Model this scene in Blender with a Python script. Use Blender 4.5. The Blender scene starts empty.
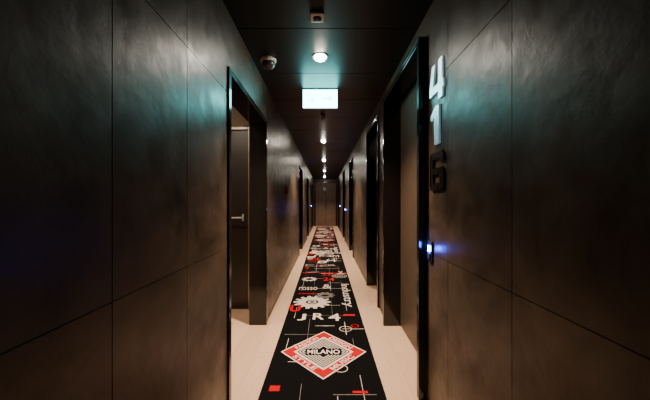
import bpy, bmesh, math, random
from mathutils import Vector, Matrix
random.seed(416)
D = bpy.data
scene = bpy.context.scene
H = 1.25; CEIL = 2.44; XL = -0.604; XR = 0.64; YB = -2.5; YE = 15.0

# ---------------------------------------------------------------- materials
def new_mat(name):
    m = D.materials.new(name); m.use_nodes = True
    return m, m.node_tree.nodes, m.node_tree.links, m.node_tree.nodes['Principled BSDF']

def simple(name, col, rough=0.5, metal=0.0, emis=None, es=0.0, spec=None, var=0.15, scale=20, bump=0.0):
    m, n, l, b = new_mat(name)
    tc = n.new('ShaderNodeTexCoord'); no = n.new('ShaderNodeTexNoise')
    no.inputs['Scale'].default_value = scale; no.inputs['Detail'].default_value = 5
    l.new(tc.outputs['Object'], no.inputs['Vector'])
    cr = n.new('ShaderNodeValToRGB')
    cr.color_ramp.elements[0].position = .3; cr.color_ramp.elements[1].position = .7
    cr.color_ramp.elements[0].color = tuple(c*(1-var) for c in col)+(1,)
    cr.color_ramp.elements[1].color = tuple(min(1, c*(1+var)) for c in col)+(1,)
    l.new(no.outputs['Fac'], cr.inputs['Fac']); l.new(cr.outputs['Color'], b.inputs['Base Color'])
    b.inputs['Roughness'].default_value = rough; b.inputs['Metallic'].default_value = metal
    if spec is not None: b.inputs['Specular IOR Level'].default_value = spec
    if emis:
        b.inputs['Emission Color'].default_value = emis+(1,); b.inputs['Emission Strength'].default_value = es
    if bump:
        bp = n.new('ShaderNodeBump'); bp.inputs['Strength'].default_value = bump; bp.inputs['Distance'].default_value = .01
        l.new(no.outputs['Fac'], bp.inputs['Height']); l.new(bp.outputs['Normal'], b.inputs['Normal'])
    return m

def wall_mat():
    m, n, l, b = new_mat('slate_panel')
    tc = n.new('ShaderNodeTexCoord')
    n1 = n.new('ShaderNodeTexNoise'); n1.inputs['Scale'].default_value = 3.0; n1.inputs['Detail'].default_value = 10; n1.inputs['Roughness'].default_value = .64; n1.inputs['Distortion'].default_value = .6
    l.new(tc.outputs['Object'], n1.inputs['Vector'])
    cr = n.new('ShaderNodeValToRGB')
    e = cr.color_ramp.elements
    e[0].position = .32; e[0].color = (.018, .012, .008, 1)
    e[1].position = .70; e[1].color = (.082, .056, .037, 1)
    l.new(n1.outputs['Fac'], cr.inputs['Fac']); l.new(cr.outputs['Color'], b.inputs['Base Color'])
    n2 = n.new('ShaderNodeTexNoise'); n2.inputs['Scale'].default_value = 11; n2.inputs['Detail'].default_value = 9
    l.new(tc.outputs['Object'], n2.inputs['Vector'])
    mr = n.new('ShaderNodeMapRange'); mr.inputs['From Min'].default_value = .3; mr.inputs['From Max'].default_value = .7
    mr.inputs['To Min'].default_value = .30; mr.inputs['To Max'].default_value = .46
    l.new(n2.outputs['Fac'], mr.inputs['Value']); l.new(mr.outputs['Result'], b.inputs['Roughness'])
    ad = n.new('ShaderNodeMath'); ad.operation = 'ADD'
    l.new(n1.outputs['Fac'], ad.inputs[0]); l.new(n2.outputs['Fac'], ad.inputs[1])
    bp = n.new('ShaderNodeBump'); bp.inputs['Strength'].default_value = .2; bp.inputs['Distance'].default_value = .012
    l.new(ad.outputs[0], bp.inputs['Height']); l.new(bp.outputs['Normal'], b.inputs['Normal'])
    b.inputs['Specular IOR Level'].default_value = .38
    return m

def floor_mat():
    m, n, l, b = new_mat('pale_oak_planks')
    tc = n.new('ShaderNodeTexCoord')
    mp = n.new('ShaderNodeMapping'); mp.inputs['Rotation'].default_value = (0, 0, math.radians(90))
    l.new(tc.outputs['Object'], mp.inputs['Vector'])
    br = n.new('ShaderNodeTexBrick')
    br.inputs['Scale'].default_value = 1; br.inputs['Brick Width'].default_value = 1.2; br.inputs['Row Height'].default_value = .19
    br.inputs['Mortar Size'].default_value = .0012; br.inputs['Color1'].default_value = (.54, .375, .26, 1)
    br.inputs['Color2'].default_value = (.62, .44, .31, 1); br.inputs['Mortar'].default_value = (.33, .22, .15, 1)
    l.new(mp.outputs['Vector'], br.inputs['Vector'])
    mp2 = n.new('ShaderNodeMapping'); mp2.inputs['Scale'].default_value = (60, 3, 1)
    l.new(tc.outputs['Object'], mp2.inputs['Vector'])
    no = n.new('ShaderNodeTexNoise'); no.inputs['Scale'].default_value = 1; no.inputs['Detail'].default_value = 6
    l.new(mp2.outputs['Vector'], no.inputs['Vector'])
    mx = n.new('ShaderNodeMix'); mx.data_type = 'RGBA'; mx.blend_type = 'MULTIPLY'; mx.inputs['Factor'].default_value = .5
    l.new(br.outputs['Color'], mx.inputs['A'])
    cr = n.new('ShaderNodeValToRGB'); cr.color_ramp.elements[0].color = (.5, .48, .46, 1)
    l.new(no.outputs['Fac'], cr.inputs['Fac']); l.new(cr.outputs['Color'], mx.inputs['B'])
    l.new(mx.outputs['Result'], b.inputs['Base Color'])
    b.inputs['Roughness'].default_value = .36
    return m

M_wall = wall_mat()
M_floor = floor_mat()
M_back = simple('grout_black', (.004, .0035, .003), .9)
M_gloss = simple('gloss_black_lacquer', (.003, .003, .003), .13)
M_leaf = simple('dark_wenge_leaf', (.05, .034, .023), .45, scale=8, bump=.1)
M_leafblk = simple('black_door_leaf', (.008, .007, .006), .35)
M_enddoor = simple('brown_end_door', (.16, .10, .07), .5, scale=5)
M_ceil = simple('ceiling_black_panel', (.003, .0045, .005), .38, scale=3, spec=.22)
M_carpet = simple('carpet_black', (.003, .003, .0035), .95, scale=400, var=.5, bump=.4, spec=.05)
M_cwhite = simple('carpet_white', (.54, .49, .45), .95, scale=300, var=.12, spec=.1)
M_cgrey = simple('carpet_grey', (.14, .13, .12), .95, scale=300, var=.15, spec=.1)
M_cred = simple('carpet_red', (.34, .002, .006), .95, scale=300, var=.15, spec=.02)
M_chrome = simple('polished_metal', (.88, .95, 1.0), .38, 1.0, var=.03)
M_digit = simple('metal_digit_painted_gleam', (.88, .95, 1.0), .38, 1.0, emis=(.45, .82, 1), es=.22, var=.03)  # low emission paints in the bright reflected gleam on the metal digits
M_white = simple('white_plastic', (.5, .5, .48), .4, var=.03)
M_dark = simple('dark_plastic', (.03, .03, .03), .3)
M_lens = simple('lamp_lens', (1, .9, .8), .3, emis=(1, .9, .75), es=330)
M_exit = simple('exit_diffuser', (.7, .9, .9), .3, emis=(.26, 1, 1), es=19, var=.02)
M_exitpic = simple('exit_pictogram', (.1, .5, .45), .3, emis=(.08, .7, .75), es=13, var=.02)
M_blue = simple('blue_led', (.05, .1, 1), .3, emis=(.05, .14, 1), es=90, var=.02)
M_plaster = simple('vestibule_plaster', (.20, .14, .09), .8, scale=6)
M_redplast = simple('red_callpoint', (.16, .012, .02), .4)
M_trim = simple('brushed_trim', (.25, .2, .16), .35, .8)

# ---------------------------------------------------------------- mesh helpers
def add_box(bm, x0, x1, y0, y1, z0, z1, mi=0):
    vs = [bm.verts.new((x, y, z)) for x in (x0, x1) for y in (y0, y1) for z in (z0, z1)]
    for f in ((0, 1, 3, 2), (4, 6, 7, 5), (0, 4, 5, 1), (2, 3, 7, 6), (0, 2, 6, 4), (1, 5, 7, 3)):
        fc = bm.faces.new([vs[i] for i in f]); fc.material_index = mi

def finish(bm, name, mats, parent=None, bevel=0, smooth=False, loc=None):
    bmesh.ops.recalc_face_normals(bm, faces=bm.faces)
    me = D.meshes.new(name); bm.to_mesh(me); bm.free()
    for m in (mats if isinstance(mats, (list, tuple)) else [mats]): me.materials.append(m)
    o = D.objects.new(name, me); scene.collection.objects.link(o)
    if loc: o.location = loc
    if parent: o.parent = parent
    if smooth:
        for p in me.polygons: p.use_smooth = True
    if bevel:
        b = o.modifiers.new('bevel', 'BEVEL'); b.width = bevel; b.segments = 2; b.limit_method = 'ANGLE'
    return o

def boxes(name, lst, mats, parent=None, bevel=0):
    bm = bmesh.new()
    for b in lst: add_box(bm, *b)
    return finish(bm, name, mats, parent, bevel)

def empty(name, loc=(0, 0, 0)):
    e = D.objects.new(name, None); scene.collection.objects.link(e); e.location = loc; e.empty_display_size = .1
    return e

def lathe(bm, prof, cx, cy, cz, seg=32, mi=0):
    rings = []
    for r, z in prof:
        rings.append([bm.verts.new((cx+r*math.cos(2*math.pi*i/seg), cy+r*math.sin(2*math.pi*i/seg), cz+z)) for i in range(seg)])
    for a, b in zip(rings, rings[1:]):
        for i in range(seg):
            f = bm.faces.new((a[i], a[(i+1) % seg], b[(i+1) % seg], b[i])); f.material_index = mi
    for r in (rings[0], rings[-1]):
        f = bm.faces.new(r); f.material_index = mi

# ---------------------------------------------------------------- shell
LEFT = [(1.80, 2.96, 2.08), (6.7, 7.7, 2.08), (9.6, 10.6, 2.08), (12.9, 13.9, 2.08)]
RIGHT = [(1.83, 2.94, 2.28), (3.42, 4.35, 2.28), (6.5, 7.5, 2.28), (9.2, 10.2, 2.28), (12.7, 13.7, 2.28)]
TH = .166

def build_wall(name, X, sgn, openings, seam0, step, zs):
    bm = bmesh.new()
    pt = .004; g = .0018
    def xr(a, b):
        p, q = X+sgn*a, X+sgn*b
        return (min(p, q), max(p, q))
    segs = []; y = YB
    for a, b, zt in openings:
        segs.append((y, a, 0)); segs.append((a, b, zt)); y = b
    segs.append((y, YE, 0))
    for y0, y1, zb in segs:
        add_box(bm, *xr(pt, TH), y0, y1, zb, CEIL, 1)
        cuts = [y0]
        s = seam0-step*20
        while s < y1:
            if s > y0+.12 and s < y1-.12 and zb == 0: cuts.append(s)
            s += step
        cuts.append(y1)
        zc = [zb]+[z for z in zs if z > zb+.05]+[CEIL]
        for c0, c1 in zip(cuts, cuts[1:]):
            for z0, z1 in zip(zc, zc[1:]):
                add_box(bm, *xr(0, pt), c0+(g if c0 != y0 else 0), c1-(g if c1 != y1 else 0), z0+(g if z0 > 0 else 0), z1-(g if z1 < CEIL else 0), 0)
    return finish(bm, name, [M_wall, M_back])

build_wall('wall_left', XL, -1, LEFT, .82, .445, (.966, 1.93))
build_wall('wall_right', XR, 1, RIGHT, .989, .515, (.94, 1.95))
boxes('floor', [(-2.0, 1.0, YB-.1, YE+.1, -.1, 0)], M_floor)
bm = bmesh.new()
add_box(bm, -2.0, 1.0, YB-.1, YE+.1, CEIL+.02, CEIL+.12, 1)
y = 2.67-.69*8
add_box(bm, XL-TH, XR+TH, YB-.1, y, CEIL, CEIL+.02, 0)
while y < YE+.1:
    y1 = min(y+.69, YE+.1)
    add_box(bm, XL-TH, XR+TH, y+.004, y1-.004, CEIL, CEIL+.02, 0)
    y += .69
finish(bm, 'ceiling', [M_ceil, M_back])
boxes('wall_back', [(XL-TH, XR+TH, YB-.1, YB, 0, CEIL)], M_wall)
dx0, dx1, dzt = -.53, .60, 2.3
boxes('wall_end', [(XL-TH, dx0, YE, YE+.1, 0, CEIL), (dx1, XR+TH, YE, YE+.1, 0, CEIL), (dx0, dx1, YE, YE+.1, dzt, CEIL)], M_wall)
def baseboard(name, X, sgn, openings):
    bm = bmesh.new(); y = YB
    for a, b, _ in openings+[(YE, YE, 0)]:
        p, q = X, X-sgn*.006
        if a-.02 > y: add_box(bm, min(p, q), max(p, q), y+.02, a-.04, 0, .03)
        y = b+.03
    finish(bm, name, M_gloss)
baseboard('baseboard_left', XL, -1, LEFT)
baseboard('baseboard_right', XR, 1, RIGHT)

# ---------------------------------------------------------------- doors
def lever(bm, X, sgn, y, z, hand=1):
    n = -sgn
    def bx(a, b, *r): add_box(bm, min(X+n*a, X+n*b), max(X+n*a, X+n*b), *r)
    bx(0, .008, y-.025, y+.025, z-.09, z+.09)
    bx(.008, .05, y-.009, y+.009, z-.009, z+.009)
    bx(.04, .055, min(y, y+hand*.13), max(y, y+hand*.13), z-.009, z+.009)

def side_door(idx, X, sgn, a, b, zt, proud, leaf_mat, open_=False, lit=None):
    e = empty('door_%d' % idx, (X, (a+b)/2, 0))
    inv = Matrix.Translation((-X, -(a+b)/2, 0))
    t = .03
    def xr(p, q):
        p, q = X+sgn*p, X+sgn*q
        return (min(p, q), max(p, q))
    bm = bmesh.new()
    add_box(bm, *xr(-proud, TH), a, a+t, 0, zt)
    add_box(bm, *xr(-proud, TH), b-t, b, 0, zt)
    add_box(bm, *xr(-proud, TH), a+t, b-t, zt-t, zt)
    add_box(bm, *xr(-proud, 0), a-.012, a, 0, zt+.012)
    add_box(bm, *xr(-proud, 0), b, b+.012, 0, zt+.012)
    add_box(bm, *xr(-proud, 0), a, b, zt, zt+.012)
    bm.transform(inv)
    finish(bm, 'frame', M_gloss, e, .002)
    if not open_:
        bm = bmesh.new()
        add_box(bm, *xr(TH-.045, TH-.005), a+t+.003, b-t-.003, .004, zt-t-.003)
        bm.transform(inv); finish(bm, 'leaf', leaf_mat, e, .002)
        bm = bmesh.new(); lever(bm, X+sgn*(TH-.045), sgn, a+t+.07, 1.02, 1)
        bm.transform(inv); finish(bm, 'handle', M_chrome, e, .002)
    return e

i = 1
side_door(i, XL, -1, *LEFT[0], .012, M_leafblk, open_=True); i += 1
for o in LEFT[1:]: side_door(i, XL, -1, *o, .012, M_leafblk); i += 1
for k, o in enumerate(RIGHT):
    side_door(i, XR, 1, *o, .05 if k == 0 else .02, M_leaf if k == 0 else M_leafblk); i += 1

e = empty('door_%d' % i, (0, YE, 0)); i += 1
boxes('frame', [(dx0, dx0+.04, -.02, .08, 0, dzt), (dx1-.04, dx1, -.02, .08, 0, dzt), (dx0+.04, dx1-.04, -.02, .08, dzt-.04, dzt)], M_gloss, e, .003)
mid = (dx0+dx1)/2
boxes('leaf', [(dx0+.04, mid-.006, .02, .06, .005, dzt-.04), (mid+.006, dx1-.04, .02, .06, .005, dzt-.04),
               (mid-.4, mid-.1, .008, .02, 1.25, 2.1), (mid+.1, mid+.4, .008, .02, 1.25, 2.1),
               (mid-.4, mid-.1, .008, .02, .2, 1.0), (mid+.1, mid+.4, .008, .02, .2, 1.0)], M_enddoor, e, .003)
boxes('handle', [(mid-.06, mid-.03, -.03, .02, .9, 1.2), (mid+.03, mid+.06, -.03, .02, .9, 1.2)], M_dark, e, .004)
boxes('room_plate', [(mid-.12, mid+.02, .0, .02, 1.7, 2.0)], M_gloss, e, .004)

# vestibule behind the open left doorway
VX0 = -1.75; VY0 = 1.72; VY1 = 3.36
boxes('wall_vestibule', [(VX0-.05, VX0, VY0, VY1, 0, CEIL), (VX0, XL-TH, VY0-.05, VY0, 0, CEIL),
      (VX0, -1.62, VY1, VY1+.06, 0, CEIL), (-.855, XL-TH, VY1, VY1+.06, 0, CEIL), (-1.62, -.855, VY1, VY1+.06, 2.12, CEIL)], M_plaster)
e = empty('door_%d' % i, (0, VY1, 0)); i += 1
boxes('frame', [(-.89, -.855, -.015, .06, 0, 2.12), (-1.62, -1.585, -.015, .06, 0, 2.12), (-1.585, -.89, -.015, .06, 2.09, 2.12)], M_trim, e, .002)
boxes('leaf', [(-1.585, -.89, .01, .05, .005, 2.09)], M_leafblk, e, .002)
boxes('handle', [(-.965, -.945, 0, .01, 1.03, 1.11), (-.963, -.947, -.045, 0, 1.062, 1.078), (-1.09, -.947, -.06, -.045, 1.062, 1.078)], M_chrome, e, .002)

# ---------------------------------------------------------------- light fittings
def downlight(x, y, watts, r=.045, z=CEIL, size=110, col=(1, .74, .52), name='ceiling_downlight'):
    e = empty(name, (x, y, z))
    bm = bmesh.new()
    lathe(bm, [(r*1.0, 0), (r*1.0, -.004), (r*1.35, -.006), (r*1.4, 0)], 0, 0, 0)
    finish(bm, 'trim_ring', M_dark, e, smooth=False)
    bm = bmesh.new(); lathe(bm, [(r*.98, -.001), (r*.95, -.012), (r*.7, -.022), (r*.1, -.028)], 0, 0, 0)
    finish(bm, 'lens', M_lens, e, smooth=True)
    L = D.lights.new('lamp', 'SPOT'); L.energy = watts; L.color = col; L.spot_size = math.radians(size); L.spot_blend = 1.0
    L.shadow_soft_size = .03
    o = D.objects.new('lamp', L); scene.collection.objects.link(o); o.parent = e; o.location = (0, 0, -.065)
    return e
downlight(-.04, 2.37, 600, r=.048)
downlight(-.03, 5.64, 600, r=.04)
downlight(-.03, 8.2, 400, r=.04)
downlight(-.02, 11.0, 360, r=.04)
downlight(-.02, 13.6, 300, r=.04)
downlight(-1.2, 2.6, 110, r=.035, size=150)  # unseen lamp, added to brighten the upper walls of the vestibule

# exit sign
e = empty('exit_sign', (-.05, 3.04, 0))
boxes('housing', [(-.185, .185, 0, .045, 2.235, 2.434), (-.10, .10, .01, .035, 2.434, 2.44)], M_dark, e, .002)
boxes('diffuser', [(-.180, .180, -.006, 0, 2.24, 2.43)], M_exit, e, .003)
bm = bmesh.new()
def flat_xz(bm, pts, y=-.0075, t=.001):
    a = [bm.verts.new((p[0], y, p[1])) for p in pts]; bm.faces.new(a)
zc = 2.335
flat_xz(bm, [(-.13, zc+.05), (-.05, zc+.05), (-.05, zc-.055), (-.058, zc-.055), (-.058, zc+.042), (-.122, zc+.042), (-.122, zc-.055), (-.13, zc-.055)])
flat_xz(bm, [(-.095, zc+.03), (-.08, zc+.03), (-.08, zc+.015), (-.095, zc+.015)])
flat_xz(bm, [(-.10, zc+.01), (-.078, zc+.01), (-.07, zc-.02), (-.075, zc-.05), (-.085, zc-.05), (-.085, zc-.02), (-.105, zc-.045), (-.112, zc-.04), (-.098, zc-.01)])
flat_xz(bm, [(.02, zc+.01), (.09, zc+.01), (.09, zc+.035), (.14, zc), (.09, zc-.035), (.09, zc-.01), (.02, zc-.01)])
finish(bm, 'pictogram', M_exitpic, e)

# smoke detectors
def detector(x, y, r=.05):
    e = empty('smoke_detector', (x, y, CEIL))
    bm = bmesh.new(); lathe(bm, [(r, 0), (r, -.014), (r*.92, -.024)], 0, 0, 0); finish(bm, 'base', M_white, e)
    bm = bmesh.new(); lathe(bm, [(r*.84, -.024), (r*.80, -.045), (r*.6, -.065), (r*.2, -.075)], 0, 0, 0); finish(bm, 'dome', M_dark if r > .05 else M_white, e, smooth=True)
detector(-.475, 2.42, .066)
detector(-.03, 3.98, .035)
e = empty('motion_sensor', (-.05, 1.84, CEIL))
boxes('body', [(-.045, .045, -.045, .045, -.022, 0)], M_white, e, .008)
bm = bmesh.new(); lathe(bm, [(.028, -.022), (.024, -.032), (.012, -.038)], 0, 0, 0); finish(bm, 'eye', M_dark, e, smooth=True)

# ---------------------------------------------------------------- door number 416
def digit_polys(ch):
    w = .26; h = .2
    if ch == '1': return [[(.36, 0), (.68, 0), (.68, 1), (.42, 1), (.12, .84), (.12, .68), (.36, .74)]]
    if ch == '4': return [[(1-w-.08, 0), (1-.08, 0), (1-.08, 1), (1-w-.08, 1)], [(0, .22), (.66, .22), (.66, .42), (0, .42)], [(0, .42), (.25, .42), (.42, 1), (.18, 1)], [(.92, .22), (1, .22), (1, .42), (.92, .42)]]
    if ch == '6': return [[(0, .1), (.1, 0), (w, 0), (w, 1), (.1, 1), (0, .9)], [(w, 0), (.9, 0), (1, .1), (1, h-.02), (w, h-.02)],
                          [(1-w, h-.02), (1, h-.02), (1, .5), (.9, .58), (1-w, .58)], [(w, .58-h+.03), (1-w, .58-h+.03), (1-w, .58), (w, .58)],
                          [(w, 1-h+.02), (1, 1-h+.02), (1, .9), (.9, 1), (w, 1)], [(1-w, .72), (1, .72), (1, .82), (1-w, .82)]]
e = empty('door_number_sign', (XR, 1.635, 0))
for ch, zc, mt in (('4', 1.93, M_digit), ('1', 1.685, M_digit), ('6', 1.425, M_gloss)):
    bm = bmesh.new(); W = .20; HH = .215; dp = .012
    for pl in digit_polys(ch):
        fr = [bm.verts.new((-dp, (0.5-u)*W, zc+(v-.5)*HH)) for u, v in pl]
        bk = [bm.verts.new((0, (0.5-u)*W, zc+(v-.5)*HH)) for u, v in pl]
        bm.faces.new(fr); bm.faces.new(bk[::-1])
        for k in range(len(pl)):
            q = (k+1) % len(pl); bm.faces.new((fr[k], fr[q], bk[q], bk[k]))
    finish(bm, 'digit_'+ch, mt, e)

# card readers with blue LED washing the wall around them
def reader(X, sgn, y, z, watts=.6):
    e = empty('card_reader', (X, y, z)); n = -sgn
    def bx(a, b, *r): return (min(n*a, n*b), max(n*a, n*b))+r
    boxes('plate', [bx(.0005, .012, -.03, .03, -.06, .06), bx(.012, .02, -.02, .02, -.045, -.01)], M_dark, e, .003)
    boxes('led', [bx(.012, .020, -.014, .014, -.002, .034)], M_blue, e, .002)
    L = D.lights.new('led_glow', 'SPOT'); L.energy = watts; L.color = (.03, .09, 1); L.shadow_soft_size = .012
    L.spot_size = math.radians(172); L.spot_blend = .3
    o = D.objects.new('led_glow', L); scene.collection.objects.link(o); o.parent = e; o.location = (n*.045, 0, .015)
    o.rotation_euler = (0, math.radians(-90)*sgn, 0)   # lamp axis points into the wall
reader(XR, 1, 1.735, .955, .9)
reader(XL, -1, 12.4, 1.07, 4)
reader(XR, 1, 12.2, 1.07, 4)
reader(XR, 1, 8.9, 1.0, 2)

# red call point on left wall
e = empty('fire_call_point', (XL, 4.48, 1.43))
boxes('body', [(0, .03, -.05, .05, -.06, .06)], M_redplast, e, .006)
boxes('glass', [(.03, .034, -.03, .03, -.03, .03)], M_dark, e, .002)

# ---------------------------------------------------------------- carpet runner
CX0, CX1, CY0, CY1, CT = -.423, .391, YB+.3, 14.6, .009
car = boxes('carpet_runner', [(CX0, CX1, CY0, CY1, 0, CT)], M_carpet, None, .003)
bms = {k: bmesh.new() for k in 'wgrk'}
cnt = [0]
def z_next():
    cnt[0] += 1
    return CT+.0004+cnt[0]*.000012
def poly(c, pts, z=None):
    z = z_next() if z is None else z
    bm = bms[c]
    bm.faces.new([bm.verts.new((p[0], p[1], z)) for p in pts])
def clampx(x): return max(CX0+.012, min(CX1-.012, x))
def rect(c, x0, x1, y0, y1): 
    x0, x1 = clampx(x0), clampx(x1)
    if x1-x0 > .002: poly(c, [(x0, y0), (x1, y0), (x1, y1), (x0, y1)])
def ring(c, x, y, r0, r1, n=36, a0=0, a1=2*math.pi, z=None):
    z = z_next() if z is None else z
    for k in range(n):
        p = a0+(a1-a0)*k/n; q = a0+(a1-a0)*(k+1)/n
        pts = [(x+r0*math.cos(p), y+r0*math.sin(p)), (x+r1*math.cos(p), y+r1*math.sin(p)), (x+r1*math.cos(q), y+r1*math.sin(q)), (x+r0*math.cos(q), y+r0*math.sin(q))]
        if all(CX0 < t[0] < CX1 for t in pts): poly(c, pts, z)
def dring(c, x, y, hx, hy, s0, s1):
    z = z_next(); d = [(1, 0), (0, 1), (-1, 0), (0, -1)]
    for k in range(4):
        a, b = d[k], d[(k+1) % 4]
        poly(c, [(x+a[0]*hx*s0, y+a[1]*hy*s0), (x+a[0]*hx*s1, y+a[1]*hy*s1), (x+b[0]*hx*s1, y+b[1]*hy*s1), (x+b[0]*hx*s0, y+b[1]*hy*s0)], z)
def gear(c, x, y, r, teeth=12, hole=.35):
    z = z_next()
    ring(c, x, y, r*hole, r*.78, 40, z=z)
    for k in range(teeth):
        a = 2*math.pi*k/teeth; w = math.pi/teeth*.55
        r0, a0, b0 = .77, -w*1.2, w*1.2
        r1, a1, b1 = 1.0, -w*.75, w*.75
        P = [(x+r*r0*math.cos(a+a0), y+r*r0*math.sin(a+a0)), (x+r*r1*math.cos(a+a1), y+r*r1*math.sin(a+a1)), (x+r*r1*math.cos(a+b1), y+r*r1*math.sin(a+b1)), (x+r*r0*math.cos(a+b0), y+r*r0*math.sin(a+b0))]
        if all(CX0 < t[0] < CX1 for t in P): poly(c, P, z)
def text(c, s, x, y, w, h, rot=0, bold=.02):
    cu = D.curves.new('t', 'FONT'); cu.body = s; cu.size = 1; cu.offset = bold; cu.resolution_u = 3
    ob = D.objects.new('t', cu); scene.collection.objects.link(ob)
    dg = bpy.context.evaluated_depsgraph_get(); me = D.meshes.new_from_object(ob.evaluated_get(dg))
    vs = [v.co.copy() for v in me.vertices]
    if vs:
        x0 = min(v.x for v in vs); x1 = max(v.x for v in vs); y0 = min(v.y for v in vs); y1 = max(v.y for v in vs)
        z = z_next(); ca, sa = math.cos(rot), math.sin(rot); out = []
        for v in vs:
            u = ((v.x-x0)/(x1-x0)-.5)*w; t = ((v.y-y0)/(y1-y0)-.5)*h
            out.append((clampx(x+u*ca-t*sa), y+u*sa+t*ca, z))
        bm = bms[c]; nv = [bm.verts.new(p) for p in out]
        for p in me.polygons:
            try: bm.faces.new([nv[k] for k in p.vertices])
            except Exception: pass
    D.objects.remove(ob); D.curves.remove(cu); D.meshes.remove(me)

def diamond(x, y, hx=.355, hy=.375):
    dring('w', x, y, hx, hy, 0.0001, 1.0)
    dring('r', x, y, hx, hy, 0.0001, .955)
    dring('w', x, y, hx, hy, 0.0001, .70)
    dring('k', x, y, hx, hy, 0.0001, .62)
    for s in (.56, .485, .41, .335, .26): dring('w', x, y, hx, hy, s-.016, s+.016)
    th = math.atan2(hy, hx); s = .825
    for word, sx, sy, r in (('FASHION', -1, 1, th), ('DESIGN', 1, 1, -th), ('STYLE', -1, -1, -th), ('MUSIC', 1, -1, th)):
        text('w', word, x+sx*hx*s/2, y+sy*hy*s/2, .26, .045, r)
    rect('k', x-.15, x+.15, y-.05, y+.05)
    text('w', 'MILANO', x, y, .27, .068, 0, .02)

for gx in (-.33, -.16, .08, .25): 
    y = CY0+.1
    while y < CY1-.6:
        L = random.uniform(.2, .7); rect('w' if random.random() < .45 else 'g', gx-.0018, gx+.0018, y, min(y+L, CY1-.1)); y += L+random.uniform(.2, .7)
y = CY0+.2
while y < CY1-.2:
    a = random.uniform(CX0+.02, .1); rect('g' if random.random() < .6 else 'w', a, a+random.uniform(.15, .5), y-.003, y+.003); y += random.uniform(.18, .4)
def motif_block(y0):
    gear('w', -.16, y0+1.19, .23, 14, .34); ring('w', -.16, y0+1.19, .03, .055, 20)
    gear('g', .0, y0+1.45, .13, 10, .4)
    text('r', 'U', -.345, y0+.98, .13, .22, 0, .05)
    text('w', 'J', -.25, y0+.72, .09, .17, 0, 0.01)
    text('w', 'R', -.07, y0+.74, .12, .17, 0, 0.01)
    text('w', '4', .10, y0+.72, .13, .19, 0, 0.01)
    rect('r', .20, .33, y0+.75, y0+.80)
    text('w', 'Industry', .28, y0+1.5, .95, .15, -math.pi/2, .01)
    ring('w', .12, y0-.24, .045, .050); ring('w', .20, y0+.43, .055, .061); ring('r', .30, y0+.5, .03, .04)
    rect('w', .17, .38, y0+.427, y0+.433); rect('w', .198, .203, y0+.3, y0+.6)
    rect('r', -.37, -.30, y0-.50, y0-.44); rect('r', .18, .28, y0-.52, y0-.495)
    text('w', 'rosso', -.24, y0+1.75, .26, .14, 0, .0)
    text('w', '&', .03, y0+1.85, .13, .2, 0, .0)
    text('r', '24', .06, y0+2.25, .18, .2, 0, .02)
    gear('w', -.25, y0+2.25, .12, 10, .5)
    for k in range(4): ring('w', .24, y0+2.45, .03+.03*k, .036+.03*k, 24)
    rect('r', -.10, .36, y0+2.62, y0+2.66); rect('r', -.36, -.12, y0+1.5, y0+1.53)
for k, y0 in enumerate((-.9, 2.39, 5.9, 9.4, 12.0)):
    diamond(-.012, y0) if k != 2 else None
    motif_block(y0)
for k in range(110):
    y = random.uniform(4.9, CY1-.4); x = random.uniform(-.33, .31); t = random.random()
    if t < .35: text(random.choice('wwrg'), random.choice(['A', 'B', '8', 'M', '&', '5', 'GO', 'E', 'X', 'moda', 'style']), x, y, random.uniform(.08, .2), random.uniform(.1, .25), random.choice([0, 0, math.pi/2]), .0)
    elif t < .55: ring(random.choice('wrg'), x, y, .06, .070, 24)
    elif t < .72: rect('r', x-.1, x+.12, y, y+.035)
    elif t < .84: gear(random.choice('wg'), x, y, .09, 10, .5)
    else: rect('w', x-.1, x+.1, y, y+.012)
for k, nm, mt in (('w', 'pattern_white', M_cwhite), ('g', 'pattern_grey', M_cgrey), ('r', 'pattern_red', M_cred), ('k', 'pattern_black', M_carpet)):
    bm = bms[k]
    me = D.meshes.new(nm); 
    for f in bm.faces:
        f.normal_update()
        if f.normal.z < 0: f.normal_flip()
    bm.to_mesh(me); bm.free(); me.materials.append(mt)
    o = D.objects.new(nm, me); scene.collection.objects.link(o); o.parent = car

# ---------------------------------------------------------------- world + camera
w = D.worlds.new('world'); scene.world = w; w.use_nodes = True
w.node_tree.nodes['Background'].inputs['Color'].default_value = (0, 0, 0, 1)
w.node_tree.nodes['Background'].inputs['Strength'].default_value = 0
cam = D.cameras.new('camera'); cam.lens = 16; cam.sensor_width = 36; cam.shift_y = 2/650; cam.clip_start = .02
co = D.objects.new('camera', cam); scene.collection.objects.link(co); co.location = (0, 0, H); co.rotation_euler = (math.radians(90), 0, 0)
scene.camera = co
